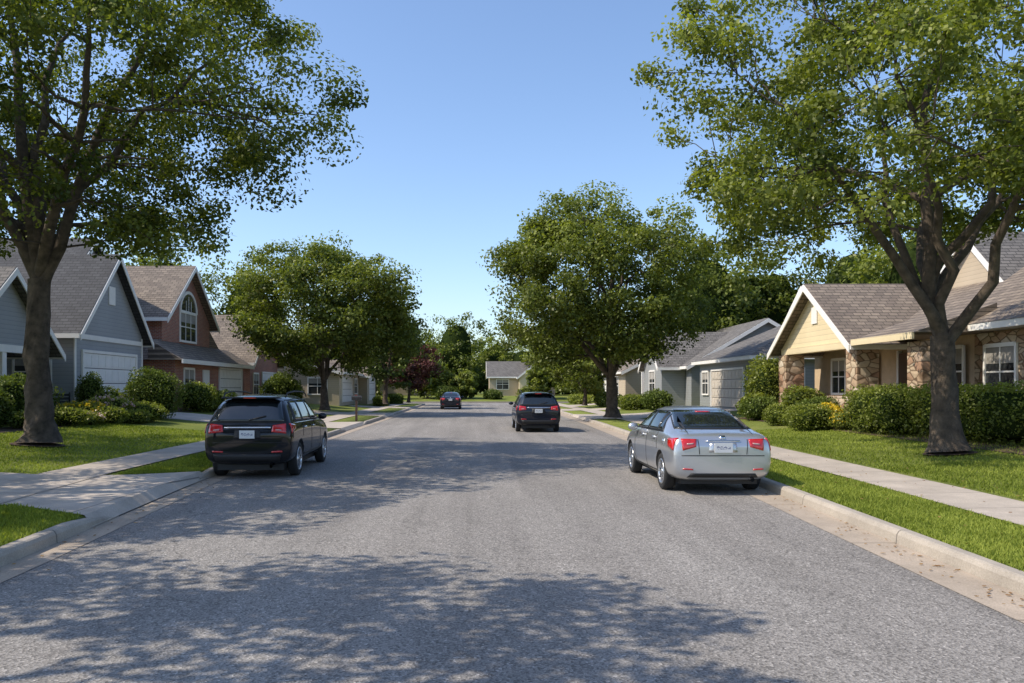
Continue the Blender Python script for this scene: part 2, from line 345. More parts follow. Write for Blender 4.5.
# ---------------------------------------------------------------- trees
def tree(name,base,cc,R,tr,fork,n1,n2,n3,per,ls,crad,lm,seed,zmin=-.6,lean=(0,0),limb=.46,powr=.42):
    rng=RS(seed); base=np.array(base,float); cc=np.array(cc,float); R=np.array(R,float)
    T=[];SP=[];SR=[]
    def path(p0,p1,r0,r1,lift,n,s,jit=.0):
        p0=np.array(p0);p1=np.array(p1);L=np.linalg.norm(p1-p0); c=(p0+p1)/2+np.array([0,0,lift*L])+rng.normal(0,.09*L+jit,3)
        t=np.linspace(0,1,n)[:,None]; P=(1-t)**2*p0+2*t*(1-t)*c+t*t*p1
        P[1:-1]+=rng.normal(0,.012*L,(n-2,3))
        r=r0+(r1-r0)*t[:,0]; T.append((P,r,s)); SP.extend(P); SR.extend(r); return P,r
    ph=rng.uniform(0,6.28,4)
    def lob(d):
        az=np.arctan2(d[1],d[0]); return .93+.10*np.sin(3*az+ph[0]+2*d[2])+.08*np.sin(5*az+ph[1]-3*d[2])+.05*np.sin(9*d[2]+ph[2])
    def rd():
        while 1:
            d=rng.normal(size=3); d/=np.linalg.norm(d)
            if d[2]>zmin: return d
    H=fork-base[2]; h=np.array([-.15,0,.08,.2,.45,.8,1.4,2.2,3.2,4.5]); h=np.append(h[h<H*.9],H)
    P=base+np.stack([lean[0]*(h/H)**1.5+.04*np.sin(h*1.7+ph[0]),lean[1]*(h/H)+.04*np.sin(h*1.3+ph[1]),h],1)
    rr=tr*(1-.22*h/H)+tr*.7*np.exp(-np.maximum(h,0)/.18)+tr*.12*np.exp(-h/.9); T.append((P,rr,18))
    f=P[-1]; path(f-np.array([0,0,.1]),cc+R*np.array([rng.uniform(-.1,.1),.0,.55]),tr*.6,tr*.10,0,9,9)
    LP=np.array(SP); LR=np.array(SR); a0=rng.uniform(0,6.28)
    for q in range(n1):
        az=a0+q*6.283/n1+rng.uniform(-.3,.3); el=[.25,.75,.45,1.0][q%4]+rng.uniform(-.1,.1)
        d=np.array([math.cos(az)*math.cos(el),math.sin(az)*math.cos(el),math.sin(el)])
        s=min(len(LP)-1,int(rng.uniform(0,3.2))) if q>1 else 0
        if q<=2: st=f-np.array([0,0,.15*q*H/3]); rs=tr*limb
        else: st=LP[s]; rs=min(LR[s]*.72,tr*limb)
        en=cc+R*d*np.array([.68,.68,.6])-np.array([0,0,R[2]*.12])
        path(st,en,rs,tr*.09,.12,10,8)
    SPa=np.array(SP);SRa=np.array(SR)
    def att(p,bias):
        D=np.linalg.norm(SPa-p,axis=1)+bias*np.maximum(0,SPa[:,2]-p[2]+.2)
        k=int(np.argmin(D)); return SPa[k],SRa[k]
    for q in range(n2):
        d=rd(); p=cc+R*d*lob(d)*rng.uniform(.6,.88); a,r=att(p,.9)
        path(a,p,min(r*.6,.08),.018,.08,7,5)
    SPa=np.array(SP);SRa=np.array(SR); C=[]
    for q in range(n3):
        d=rd(); p=cc+R*d*lob(d)*(rng.uniform(.18,1)**powr)
        a,r=att(p,.6); L=np.linalg.norm(p-a)
        path(a,p,min(r*.6,.03),.008,.05,5,4); C.append(p)
        if L>1.6: C.append(a+(p-a)*.6)
    e=empty(name,tuple(base)); inv=-base
    V,F=tubes(T); mk('trunk_and_branches',V+inv,F,M['bark'],e,smooth=True)
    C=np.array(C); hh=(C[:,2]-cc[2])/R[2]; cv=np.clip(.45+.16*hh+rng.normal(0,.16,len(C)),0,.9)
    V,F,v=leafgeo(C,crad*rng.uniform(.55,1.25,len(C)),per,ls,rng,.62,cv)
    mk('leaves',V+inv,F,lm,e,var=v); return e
g=gz
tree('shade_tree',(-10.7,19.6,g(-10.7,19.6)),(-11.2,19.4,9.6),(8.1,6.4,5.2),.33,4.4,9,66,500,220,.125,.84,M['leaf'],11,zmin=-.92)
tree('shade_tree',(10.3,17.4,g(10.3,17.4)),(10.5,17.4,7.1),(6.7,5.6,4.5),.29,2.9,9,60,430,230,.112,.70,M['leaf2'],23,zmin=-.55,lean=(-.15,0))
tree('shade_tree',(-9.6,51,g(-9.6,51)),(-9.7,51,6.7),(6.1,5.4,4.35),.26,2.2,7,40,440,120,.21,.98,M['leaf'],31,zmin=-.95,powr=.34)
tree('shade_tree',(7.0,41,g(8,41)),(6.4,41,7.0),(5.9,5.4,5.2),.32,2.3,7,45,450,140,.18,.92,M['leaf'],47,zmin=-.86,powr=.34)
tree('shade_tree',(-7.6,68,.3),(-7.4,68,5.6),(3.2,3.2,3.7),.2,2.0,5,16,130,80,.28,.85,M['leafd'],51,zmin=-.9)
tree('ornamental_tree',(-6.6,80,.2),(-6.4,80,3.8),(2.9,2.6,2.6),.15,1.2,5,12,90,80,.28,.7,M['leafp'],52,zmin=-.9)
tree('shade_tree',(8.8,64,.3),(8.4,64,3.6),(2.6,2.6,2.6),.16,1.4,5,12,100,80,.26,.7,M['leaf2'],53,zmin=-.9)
# street trees standing to the left, outside the frame; their shade falls on the road
tree('shade_tree',(-12.6,10.8,g(-12.2,10.6)),(-12.4,11.2,8.0),(4.4,3.6,3.0),.3,3.6,7,30,120,120,.18,.78,M['leaf'],61,zmin=-.8)
tree('shade_tree',(-10.0,3.2,g(-10.0,3.0)),(-9.3,3.5,7.0),(5.4,3.3,2.5),.3,3.0,7,30,130,140,.18,.80,M['leaf'],67,zmin=-.8)
def treeline(name,specs,lm,ls,nc,per,seed):
    rng=RS(seed); C=[];RR=[];CV=[];T=[];cores=[]
    for x,y,h,r in specs:
        z0=.5; cz=z0+h*.52; rz=h*.50; base=rng.uniform(.25,.62)
        T.append(([(x,y,z0-.3),(x,y,z0+h*.3),(x,y,z0+h*.6)],[r*.06,r*.05,r*.03],6))
        for q in range(nc):
            d=rng.normal(size=3); d/=np.linalg.norm(d)
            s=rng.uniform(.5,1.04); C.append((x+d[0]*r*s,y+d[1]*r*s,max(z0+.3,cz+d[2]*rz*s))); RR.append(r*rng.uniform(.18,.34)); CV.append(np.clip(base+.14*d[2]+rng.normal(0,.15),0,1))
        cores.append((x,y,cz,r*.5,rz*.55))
    e=empty(name); V,F=tubes(T); mk('trunks',V,F,M['bark'],e)
    V,F,v=leafgeo(C,np.array(RR),per,ls,rng,.72,np.array(CV)); mk('foliage',V,F,lm,e,var=v)
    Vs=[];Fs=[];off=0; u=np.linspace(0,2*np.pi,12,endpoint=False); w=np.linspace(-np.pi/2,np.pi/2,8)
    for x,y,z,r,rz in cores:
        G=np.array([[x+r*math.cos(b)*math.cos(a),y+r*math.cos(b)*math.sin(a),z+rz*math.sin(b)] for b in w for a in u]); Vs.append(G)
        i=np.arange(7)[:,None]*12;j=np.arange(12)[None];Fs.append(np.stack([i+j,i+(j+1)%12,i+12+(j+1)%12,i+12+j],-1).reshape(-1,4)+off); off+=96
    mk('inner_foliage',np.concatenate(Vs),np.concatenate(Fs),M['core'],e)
rng=RS(8); S=[]
for x in np.arange(-54,-21,4.6): S.append((x+rng.uniform(-1,1),73+rng.uniform(-4,5),rng.uniform(14.5,17.5),rng.uniform(4,5.2)))
for x in np.arange(-50,-28,5.): S.append((x,62+rng.uniform(-2,2),rng.uniform(11.5,14),4.2))
for x in np.arange(18,48,4.2): S.append((x+rng.uniform(-1,1),68+rng.uniform(-4,4),rng.uniform(13.5,16),rng.uniform(3.8,4.8)))
for x in np.arange(27,44,4.): S.append((x,47+rng.uniform(-2,2),rng.uniform(11.5,14.5),3.8))
treeline('background_trees',S,M['leaf'],.32,105,66,9)
S=[]
for x in np.arange(-130,130,8.): S.append((x+rng.uniform(-2,2),155+rng.uniform(-6,14),rng.uniform(9,14),rng.uniform(5,7)))
for x in np.arange(-40,42,3.6): S.append((x,127+rng.uniform(-2,2),rng.uniform(3.2,5.5),2.6))
for x,h,r in ((-9,10,4),(-14,10,4.5),(11,9.5,4),(17,10,5),(24,11,5),(-22,10,5),(-32,11,5)): S.append((x,114+rng.uniform(-3,3),h,r))
for x,y,h,r in ((-3,122,14,5),(2.5,132,10,4.5),(8,132,9.5,4),(-1.2,98,3.4,1.8),(12,77,6,2.6),(15,92,7,3),(-17,84,8,3.4),(-15,96,7,3),(8.8,97,5,2.2),(-6.0,98,6.5,2.8)): S.append((x,y+3,h,r))
treeline('distant_trees',S,M['leaf2'],.42,84,52,10)
def bush(name,x,y,rx,ry,h,n,size,lm,seed,boxy=False,z=None,inner=True,flower=None):
    rng=RS(seed); z0=gz(x,y) if z is None else z; K=5. if boxy else 2.2
    d=rng.normal(size=(n,3)); d/=(np.abs(d)**K).sum(1)[:,None]**(1/K)
    l=1+.08*np.sin(d[:,0]*5+seed)+.08*np.sin(d[:,1]*6+d[:,2]*5+seed*2)+.04*np.sin(d[:,0]*13+d[:,1]*11); s=(rng.uniform(.80,1.05,n)*l)[:,None]
    p=d*s*np.array([rx,ry,h/2])+np.array([0,0,h*.47])
    e=empty(name,(x,y,z0))
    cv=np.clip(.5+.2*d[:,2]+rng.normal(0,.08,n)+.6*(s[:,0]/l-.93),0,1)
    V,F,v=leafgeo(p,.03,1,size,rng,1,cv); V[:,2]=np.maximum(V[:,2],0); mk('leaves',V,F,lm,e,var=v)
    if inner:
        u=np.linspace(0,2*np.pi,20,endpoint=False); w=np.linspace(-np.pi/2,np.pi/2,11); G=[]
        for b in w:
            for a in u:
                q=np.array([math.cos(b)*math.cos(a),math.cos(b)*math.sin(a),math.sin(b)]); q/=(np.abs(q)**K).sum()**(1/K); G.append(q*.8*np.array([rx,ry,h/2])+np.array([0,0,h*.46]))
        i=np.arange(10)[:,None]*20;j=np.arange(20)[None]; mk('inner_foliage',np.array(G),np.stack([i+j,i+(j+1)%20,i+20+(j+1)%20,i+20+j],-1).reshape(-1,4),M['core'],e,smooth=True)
    if flower:
        k=rng.choice(n,n//8); k=k[p[k,2]>h*.35]; V,F,v=leafgeo(p[k]*1.04,.05,3,size*1.1,rng); mk('blossoms',V,F,flower,e,var=v)
    return e
B=bush
B('hedge',-14.6,25.2,.9,1.6,1.5,5200,.10,M['leafd'],1,True)
B('hedge',-14.4,22.6,.8,1.2,1.25,4200,.10,M['leafd'],2,True)
B('round_shrub',-12.9,32.0,1.05,1.05,2.05,6500,.09,M['leafd'],3)
B('flowering_shrub',-13.4,29.3,.8,.7,.9,2600,.09,M['leaf2'],4,flower=M['pink'])
B('flowering_shrub',-13.6,27.6,.8,.8,.7,2000,.09,M['leaf2'],5,flower=M['yellow'])
B('shrub',-12.8,27.8,.7,.7,.6,1800,.08,M['leaf2'],6)
B('shrub',-12.5,30,.9,.8,.75,2200,.08,M['leaf2'],7)
B('shrub',-14.2,31,.7,.7,1.15,2200,.09,M['leaf'],8)
B('shrub',-13.0,25.6,.6,.8,.6,1800,.08,M['leaf2'],9)
B('shrub',-13.1,23.6,.5,.7,.55,1600,.08,M['leafd'],41)
B('flowering_shrub',-12.9,26.6,.5,.5,.45,1300,.07,M['leaf2'],42,flower=M['pink'])
B('shrub',-12.3,28.9,.55,.6,.5,1500,.08,M['leaf'],43)
B('ornamental_shrub',-15.0,31.2,.5,.5,1.7,2600,.09,M['leafd'],44)
B('ornamental_shrub',-13.6,39.2,.9,.9,1.5,2500,.12,M['leaf'],10)
B('round_shrub',-13.0,41,.9,1,1.1,2500,.12,M['leafd'],12)
B('shrub',-12.6,44,.8,1.3,.8,2200,.12,M['leaf2'],13)
B('shrub',-12.9,53.5,1.3,1.4,2.2,3600,.15,M['leafd'],14)
B('shrub',-13.6,57.5,1.1,1.2,1.6,2600,.16,M['leafd'],15)
B('hedge',-8.0,79.5,.8,2.0,1.0,2200,.16,M['leafd'],18,True)
B('hedge',-8.3,70.5,.6,1.6,.8,2000,.16,M['leaf2'],17,True)
B('hedge',12.1,23.4,.85,1.8,1.35,9000,.08,M['leaf'],21,True)
B('hedge',12.4,19.4,.85,2.6,1.35,12000,.08,M['leaf'],22,True)
B('hedge',12.9,15.6,.8,1.6,1.25,6000,.085,M['leaf'],40,True)
B('hedge',13.3,26.2,.6,1.2,1.15,4000,.09,M['leafd'],23,True)
B('round_shrub',11.1,26.4,.72,.72,.9,3600,.075,M['leaf2'],24)
B('round_shrub',12.3,28.6,.75,.75,1.0,3600,.08,M['leafd'],25)
B('yellow_flowers',11.9,25.5,.5,.45,.6,1500,.07,M['leaf2'],26,flower=M['yellow'])
B('yellow_flowers',12.0,27.2,.55,.55,.8,1900,.08,M['yellow'],27)
B('shrub',11.4,29.8,.65,.7,.8,2400,.08,M['leaf2'],28)
B('round_shrub',11.3,28.0,.5,.5,.6,2000,.075,M['leaf'],45)
B('ornamental_shrub',12.9,31.6,.75,.75,1.35,3500,.10,M['leaf'],29)
B('ornamental_shrub',13.4,36.2,1.1,1.1,2.7,5500,.12,M['leaf2'],30)
B('shrub',12.0,33.6,.75,.9,1.0,2600,.1,M['leafd'],31)
B('shrub',12.3,35.0,.7,.8,1.1,2000,.12,M['leaf'],32)
B('shrub',11.6,51,1,1.5,1.3,2200,.14,M['leafd'],33)
B('hedge',10.8,54.5,.9,1.6,1.0,2200,.14,M['leaf'],34,True)
B('shrub',10.6,64,1,2,1.2,2000,.16,M['leafd'],35)
B('hedge',10,77,.8,3,.9,2000,.18,M['leaf2'],36,True)
B('round_shrub',6.6,99.5,1.4,1.2,1.8,1500,.2,M['leaf'],39,z=.2)
B('round_shrub',2.2,100,1.2,1.2,1.4,1500,.2,M['leafd'],46,z=.2)
B('round_shrub',-3.6,99,1.5,1.2,1.9,1500,.2,M['leafd'],47,z=.2)
# ---------------------------------------------------------------- houses
def gable(e,x0,x1,y0,y1,ze,zr,axis,sh,wall,oh=.4,trim=True,tk=.12):
    a0,a1,b0,b1=(x0,x1,y0,y1) if axis=='x' else (y0,y1,x0,x1)
    m=(b0+b1)/2; sl=(zr-ze)/(m-b0)
    extr('gable_wall',[(b0+.01,ze),(b1-.01,ze),(m,zr-.01)],a0,a1,axis,wall,e)
    for s,bb in ((-1,b0-oh),(1,b1+oh)):
        zz=ze-oh*sl
        extr('roof_slope',[(m,zr+.015),(bb,zz+.015),(bb,zz+.015+tk),(m,zr+.015+tk)],a0-oh,a1+oh,axis,M[sh+axis],e)
        if trim:
            for q0,q1 in ((a0-oh-.045,a0-oh-.003),(a1+oh+.003,a1+oh+.045)):
                extr('rake_board',[(m,zr-.16),(bb,zz-.16),(bb,zz+.10),(m,zr+.10)],q0,q1,axis,M['white'],e)
            q=bb+s*.01
            if axis=='x': box('gutter_board',a0-oh,a1+oh,min(q,q+s*.06),max(q,q+s*.06),zz-.06,zz+.12,M['white'],e)
            else: box('gutter_board',min(q,q+s*.06),max(q,q+s*.06),a0-oh,a1+oh,zz-.06,zz+.12,M['white'],e)
def hip(e,x0,x1,y0,y1,ze,zr,axis,sh,oh=.4):
    x0-=oh;x1+=oh;y0-=oh;y1+=oh
    i=(x1-x0)/2*.9; m=(x0+x1)/2; r0=(m,y0+i,zr); r1=(m,y1-i,zr)
    if r1[1]<r0[1]+.3: c=(y0+y1)/2; r0=(m,c-.2,zr); r1=(m,c+.2,zr)
    V=[(x0,y0,ze),(x1,y0,ze),(x1,y1,ze),(x0,y1,ze),r0,r1]
    F=[(0,1,4),(1,2,5,4),(2,3,5),(3,0,4,5),(0,3,2,1)]; mi=[0,1,0,1,0]
    fixn(mk('hip_roof',V,F,None,e,mats=[M[sh+'x'],M[sh+'y']],midx=mi))
    box('fascia',x0+.02,x1-.02,y0+.02,y1-.02,ze-.2,ze-.003,M['white'],e)
def wb(e,name,face,pl,u0,u1,z0,z1,n0,n1,mat):
    if face=='+x': return box(name,pl+n0,pl+n1,u0,u1,z0,z1,mat,e)
    if face=='-x': return box(name,pl-n1,pl-n0,u0,u1,z0,z1,mat,e)
    return box(name,u0,u1,pl-n1,pl-n0,z0,z1,mat,e)
def window(e,face,pl,u0,u1,z0,z1,nx=2,nz=2,t=.09,tr=None):
    tr=tr or M['white']
    wb(e,'window_glass',face,pl,u0,u1,z0,z1,.01,.028,M['glass'])
    wb(e,'window_blind',face,pl,u0,u1,z1-(z1-z0)*.33,z1,.0285,.0305,M['curtain'])
    wb(e,'window_frame',face,pl,u0-t,u0,z0-t,z1+t,.005,.07,tr); wb(e,'window_frame',face,pl,u1,u1+t,z0-t,z1+t,.005,.07,tr)
    wb(e,'window_head',face,pl,u0,u1,z1,z1+t*1.3,.005,.08,tr); wb(e,'window_sill',face,pl,u0,u1,z0-t,z0,.005,.1,tr)
    for k in range(1,nx): u=u0+(u1-u0)*k/nx; wb(e,'muntin',face,pl,u-.02,u+.02,z0,z1,.031,.05,tr)
    for k in range(1,nz): z=z0+(z1-z0)*k/nz; wb(e,'muntin',face,pl,u0,u1,z-.025,z+.025,.031,.052,tr)
def garage(e,face,pl,u0,u1,z0,z1,mat,lights=True):
    t=.12
    wb(e,'garage_frame',face,pl,u0-t,u0,z0,z1+t,.005,.09,M['white']);wb(e,'garage_frame',face,pl,u1,u1+t,z0,z1+t,.005,.09,M['white']);wb(e,'garage_head',face,pl,u0,u1,z1,z1+t,.005,.09,M['white'])
    wb(e,'garage_recess',face,pl,u0,u1,z0,z1,.003,.012,M['dark'])
    n=4; h=(z1-z0)/n; c=max(4,int((u1-u0)/.6))
    for k in range(n):
        wb(e,'garage_section',face,pl,u0+.01,u1-.01,z0+k*h+.015,z0+(k+1)*h-.015,.013,.04,mat)
        for q in range(c):
            w=(u1-u0)/c; a=u0+q*w+.07; b=u0+(q+1)*w-.07
            wb(e,'garage_panel',face,pl,a,b,z0+k*h+.09,z0+(k+1)*h-.09,.041,.055,M['glass'] if (k==n-1 and lights) else mat)
G0=.6
e=empty('gray_siding_house',(0,0,0)); W=M['graysid']
box('garage_wing_wall',-24,-16,32,38.4,G0-.4,4.2,W,e); gable(e,-24,-16,32,38.4,4.2,7.5,'x','sh_dark',W)
garage(e,'+x',-16,32.6,37.6,.7,3.2,M['garage'],False)
for yq in (32,38.4): box('corner_board',-16.02,-15.97,yq-.06,yq+.06,.5,4.1,M['white'],e)
wb(e,'belly_band','+x',-16,32.08,38.3,3.75,3.95,.005,.05,M['white']); wb(e,'gable_vent','+x',-16,34.9,35.5,5.4,6.2,.005,.05,M['white'])
box('main_wall',-30,-18.8,21,31.98,G0-.4,4.6,W,e); gable(e,-30,-18.8,21,31.98,4.6,7.6,'y','sh_gray',W)
box('porch_floor',-18.79,-16.4,25,31.9,.4,.95,M['walk'],e)
gable(e,-21,-16.6,25.3,31.2,3.3,5.9,'x','sh_gray',W)
box('porch_beam',-16.85,-16.55,25.4,31.1,3.02,3.29,M['white'],e)
for yq in (25.6,28.2,30.9): box('porch_post',-16.84,-16.58,yq-.13,yq+.13,.95,3.02,M['white'],e,.01); 
box('porch_rail',-16.75,-16.68,25.74,28.06,1.75,1.83,M['white'],e); box('front_door',-18.78,-18.72,29,30,.95,3.0,M['doorp'],e)
window(e,'+x',-18.8,26,27.6,1.6,3.0); window(e,'-y',32,-18.4,-17,1.7,3.1)
box('upper_wall',-29,-19.5,37,44,2,6.2,W,e); gable(e,-29,-19.5,37,44,6.2,9.2,'x','sh_dark',W)
e=empty('brick_house'); W=M['brick']
box('upper_wall',-26,-16.2,41.4,48.8,G0-.4,5.6,W,e); gable(e,-26,-16.2,41.4,48.8,5.6,8.5,'x','sh_brown',W,.45)
box('lower_wall',-25,-15,40,52,G0-.4,3.2,W,e)
extr('skirt_roof',[(-14.5,3.15),(-16.19,4.2),(-16.19,3.15)],39.6,52.4,'y',M['sh_browny'],e)
extr('side_roof',[(48.81,5.2),(52.5,3.17),(48.81,3.17)],-25,-16.2,'x',M['sh_brownx'],e)
extr('side_roof',[(41.39,4.3),(39.5,3.17),(41.39,3.17)],-25,-16.2,'x',M['sh_brownx'],e)
box('fascia',-14.52,-14.44,39.6,52.4,2.98,3.2,M['white'],e)
window(e,'+x',-16.2,43.9,46.3,4.4,5.9,3,2,.12)
a=[(45.1+1.2*math.cos(t),5.98+1.05*math.sin(t)) for t in np.linspace(0,math.pi,13)]; extr('arch_window',a,-16.19,-16.15,'x',M['glass'],e)
ao=[(45.1+1.36*math.cos(t),5.98+1.22*math.sin(t)) for t in np.linspace(0,math.pi,13)]; extr('arch_trim',ao+a[::-1],-16.18,-16.1,'x',M['white'],e)
for t in (.8,1.57,2.34): box('muntin',-16.14,-16.12,45.1+.55*math.cos(t)-.02,45.1+.55*math.cos(t)+.02,6.0,5.98+.9*math.sin(t),M['white'],e)
garage(e,'+x',-15,46.9,51.2,.68,2.85,M['garage'],False); window(e,'+x',-15,41.2,42.6,1.3,2.7); box('front_door',-14.99,-14.93,44,45,.7,2.75,M['white'],e)
window(e,'-y',41.4,-18.8,-17.6,4.4,5.6); window(e,'-y',40,-18,-16.6,1.4,2.7)
e=empty('brick_house'); box('wall',-26,-15.2,54,61.5,G0-.4,3.7,W,e); gable(e,-26,-15.2,54,61.5,3.7,6.9,'x','sh_brown',W,.45); garage(e,'+x',-15.2,57,61,.68,2.8,M['garage'],False); window(e,'+x',-15.2,54.8,56,1.3,2.7)
e=empty('tan_bungalow_house'); box('wall',-22,-10.6,62.5,80,.2,3.0,M['tansid'],e); gable(e,-22,-10.6,62.5,80,3.0,4.6,'y','sh_brown',M['tansid']); 
box('garage_bay_wall',-12,-9.8,72.8,78.6,.2,2.9,M['tansid'],e); gable(e,-14,-9.8,72.8,78.6,2.9,4.3,'x','sh_brown',M['white'],.35); garage(e,'+x',-9.8,73.6,77.8,.6,2.7,M['garage'],False)
garage(e,'+x',-10.6,63.6,68.6,.6,2.7,M['garage'],False); window(e,'-y',62.5,-13,-11.6,1.3,2.5); window(e,'+x',-10.6,70,71.6,1.3,2.5)
e=empty('tan_bungalow_house'); box('wall',-25,-14,100,108,.2,3.6,M['tansid'],e); gable(e,-25,-14,100,108,3.6,6,'x','sh_brown',M['tansid'])
e=empty('stone_cottage_house'); 
box('main_wall',15.5,27,19,36.5,.2,3.45,M['tanwall'],e); hip(e,15.2,27,18.6,37,3.65,7.0,'y','sh_brown',.5)
wb(e,'stone_wall','-x',15.5,18.98,24.6,.3,3.4,.005,.14,M['stone'])
wb(e,'stone_wainscot','-x',15.5,24.7,36.4,.3,1.5,.005,.10,M['stone'])
window(e,'-x',15.36,22.7,24.0,1.5,2.95); window(e,'-x',15.4,25.2,26.2,1.55,3.0); window(e,'-x',15.36,20,21.2,1.5,2.95)
window(e,'-x',15.4,30.6,31.8,1.55,2.9); window(e,'-x',15.4,33.2,34.4,1.55,2.9); wb(e,'front_door','-x',15.5,28,29,.8,3.0,.101,.14,M['doorp'])
wb(e,'door_frame','-x',15.5,27.88,27.99,.8,3.1,.005,.16,M['white']);wb(e,'door_frame','-x',15.5,29.01,29.12,.8,3.1,.005,.16,M['white'])
box('porch_floor',13.2,15.39,24.8,35.4,.3,.82,M['walk'],e)
gable(e,13.5,19.5,28.3,35.2,3.45,5.75,'x','sh_brown',M['creamsid'],.45)
wb(e,'gable_beam','-x',13.5,28.4,35.1,3.18,3.44,-.3,.06,M['creamsid'])
wb(e,'gable_vent','-x',13.5,31.5,32.0,4.3,4.95,.01,.05,M['white'])
extr('porch_roof',[(13.1,3.42),(15.6,4.3),(15.6,3.42)],23.9,27.8,'y',M['sh_browny'],e); box('fascia',13.05,13.12,23.9,27.8,3.22,3.43,M['creamsid'],e)
for yq in (28.5,34.9,24.4): box('stone_column',13.4,14.2,yq-.42,yq+.42,.3,3.17,M['stone'],e,.02)
box('stone_knee_wall',13.6,13.95,28.95,31.0,.3,1.45,M['stone'],e); box('stone_knee_wall',13.6,13.95,32.6,34.45,.3,1.45,M['stone'],e)
box('porch_step',12.5,13.19,31.1,32.5,.3,.66,M['walk'],e)
box('dormer_wall',18.4,22,27.2,32,4,5.2,M['tansid'],e); gable(e,18.4,22.5,27.2,32,5.2,7.4,'x','sh_gray',M['tansid'],.35)
box('dormer_wall',18.4,22,20.2,25.4,4,5.0,M['tansid'],e); gable(e,18.4,22.5,20.2,25.4,5.0,7.6,'x','sh_gray',M['tansid'],.35)
e=empty('blue_gray_house'); W=M['bluesid']
box('main_wall',14.2,25,40.5,50.5,.2,3.2,W,e); hip(e,14.2,25,40.5,50.5,3.4,6.2,'y','sh_gray',.45)
garage(e,'-x',14.2,42.2,47.8,.68,2.75,M['garageb'],False); window(e,'-x',14.2,48.6,49.8,1.4,2.7); window(e,'-y',40.5,15.2,16.6,1.4,2.7)
box('upper_wall',17.5,24,39.6,44.5,3,5.2,W,e); gable(e,17.5,24,39.6,44.5,5.2,7.0,'x','sh_gray',W,.35)
e=empty('blue_gray_house'); box('main_wall',14.2,24,52.5,64,.2,3.3,W,e); gable(e,14.2,24,52.5,64,3.3,6.2,'y','sh_gray',W)
box('front_wing_wall',12.6,14.19,54,59.6,.2,3.3,W,e); gable(e,12.6,18,54,59.6,3.3,5.6,'x','sh_gray',W,.35); window(e,'-x',12.6,55.9,57.6,1.3,2.9); window(e,'-x',14.2,61,62.4,1.3,2.7); box('porch_post',12.7,12.9,60.9,61.1,.3,3.1,M['white'],e)
e=empty('tan_bungalow_house'); box('wall',12.6,22,67,80,.2,3.2,M['tansid'],e); gable(e,12.6,22,67,80,3.2,5.6,'y','sh_brown',M['tansid']); window(e,'-x',12.6,70,72,1.2,2.7); garage(e,'-x',12.6,73.6,78,.6,2.6,M['garage'],False)
e=empty('tan_bungalow_house'); box('wall',2.0,11,110,117,.4,3.4,M['tansid'],e); gable(e,2.0,11,110,117,3.4,5.4,'x','sh_gray',M['tansid']); box('front_wing_wall',6,10,108.4,109.98,.4,3.3,M['creamsid'],e); gable(e,6,10,108.4,112,3.3,4.9,'y','sh_gray',M['creamsid'],.3)
window(e,'-y',110,3,4.6,1.6,2.9); window(e,'-y',108.4,7.2,8.8,1.6,2.9)
e=empty('tan_bungalow_house'); box('wall',-14,-6.6,118,124,.4,3.9,M['tansid'],e); gable(e,-14,-6.6,118,124,3.9,6.0,'y','sh_gray',M['tansid'])
e=empty('tan_bungalow_house'); box('wall',17,27,101,109,.2,3.4,M['tansid'],e); gable(e,17,27,101,109,3.4,5.6,'x','sh_gray',M['tansid'])
# street furniture
e=empty('mailbox',(-5.75,38.8,.16)); box('post',-.05,.05,-.05,.05,-.1,1.0,M['doorp'],e)
a=[(.11*math.cos(t),1.12+.11*math.sin(t)) for t in np.linspace(0,math.pi,9)]+[(-.11,1.0),(.11,1.0)]
extr('box',a,-.22,.26,'x',M['dark'],e); box('flag',-.1,.02,.115,.13,1.1,1.25,M['red'],e)
e=empty('wheeled_bin',(-8.6,38.6,gz(-8.6,38.6)))
V=[(-.24,-.26,.06),(.24,-.26,.06),(.24,.26,.06),(-.24,.26,.06),(-.3,-.34,.98),(.3,-.34,.98),(.3,.34,.98),(-.3,.34,.98)]
mk('body',V,BF,M['bin'],e); box('lid',-.33,.33,-.37,.37,.983,1.05,M['bin'],e,.02); box('handle',-.38,-.331,-.25,.25,.93,.97,M['dark'],e)
for s in (-1,1):
    V,F=tubes([([(-.2,s*.27,.1),(-.2,s*.33,.1)],[.1,.1],11)]); mk('wheel',V,F,M['tire'],e)
e=empty('garden_bench',(-14.6,28.6,gz(-14.6,28.6)))
for k in range(4): box('seat_slat',-.22+.12*k,-.12+.12*k,-.7,.7,.42,.45,M['dark'],e)
for k in range(3): box('back_slat',-.27,-.242,-.7,.7,.55+.13*k,.64+.13*k,M['dark'],e)
for s in (-.66,.62):
    box('leg',-.24,-.19,s,s+.05,0,.418,M['dark'],e); box('back_post',-.24,-.20,s,s+.05,.452,.95,M['dark'],e); box('leg',.18,.22,s,s+.05,0,.418,M['dark'],e)
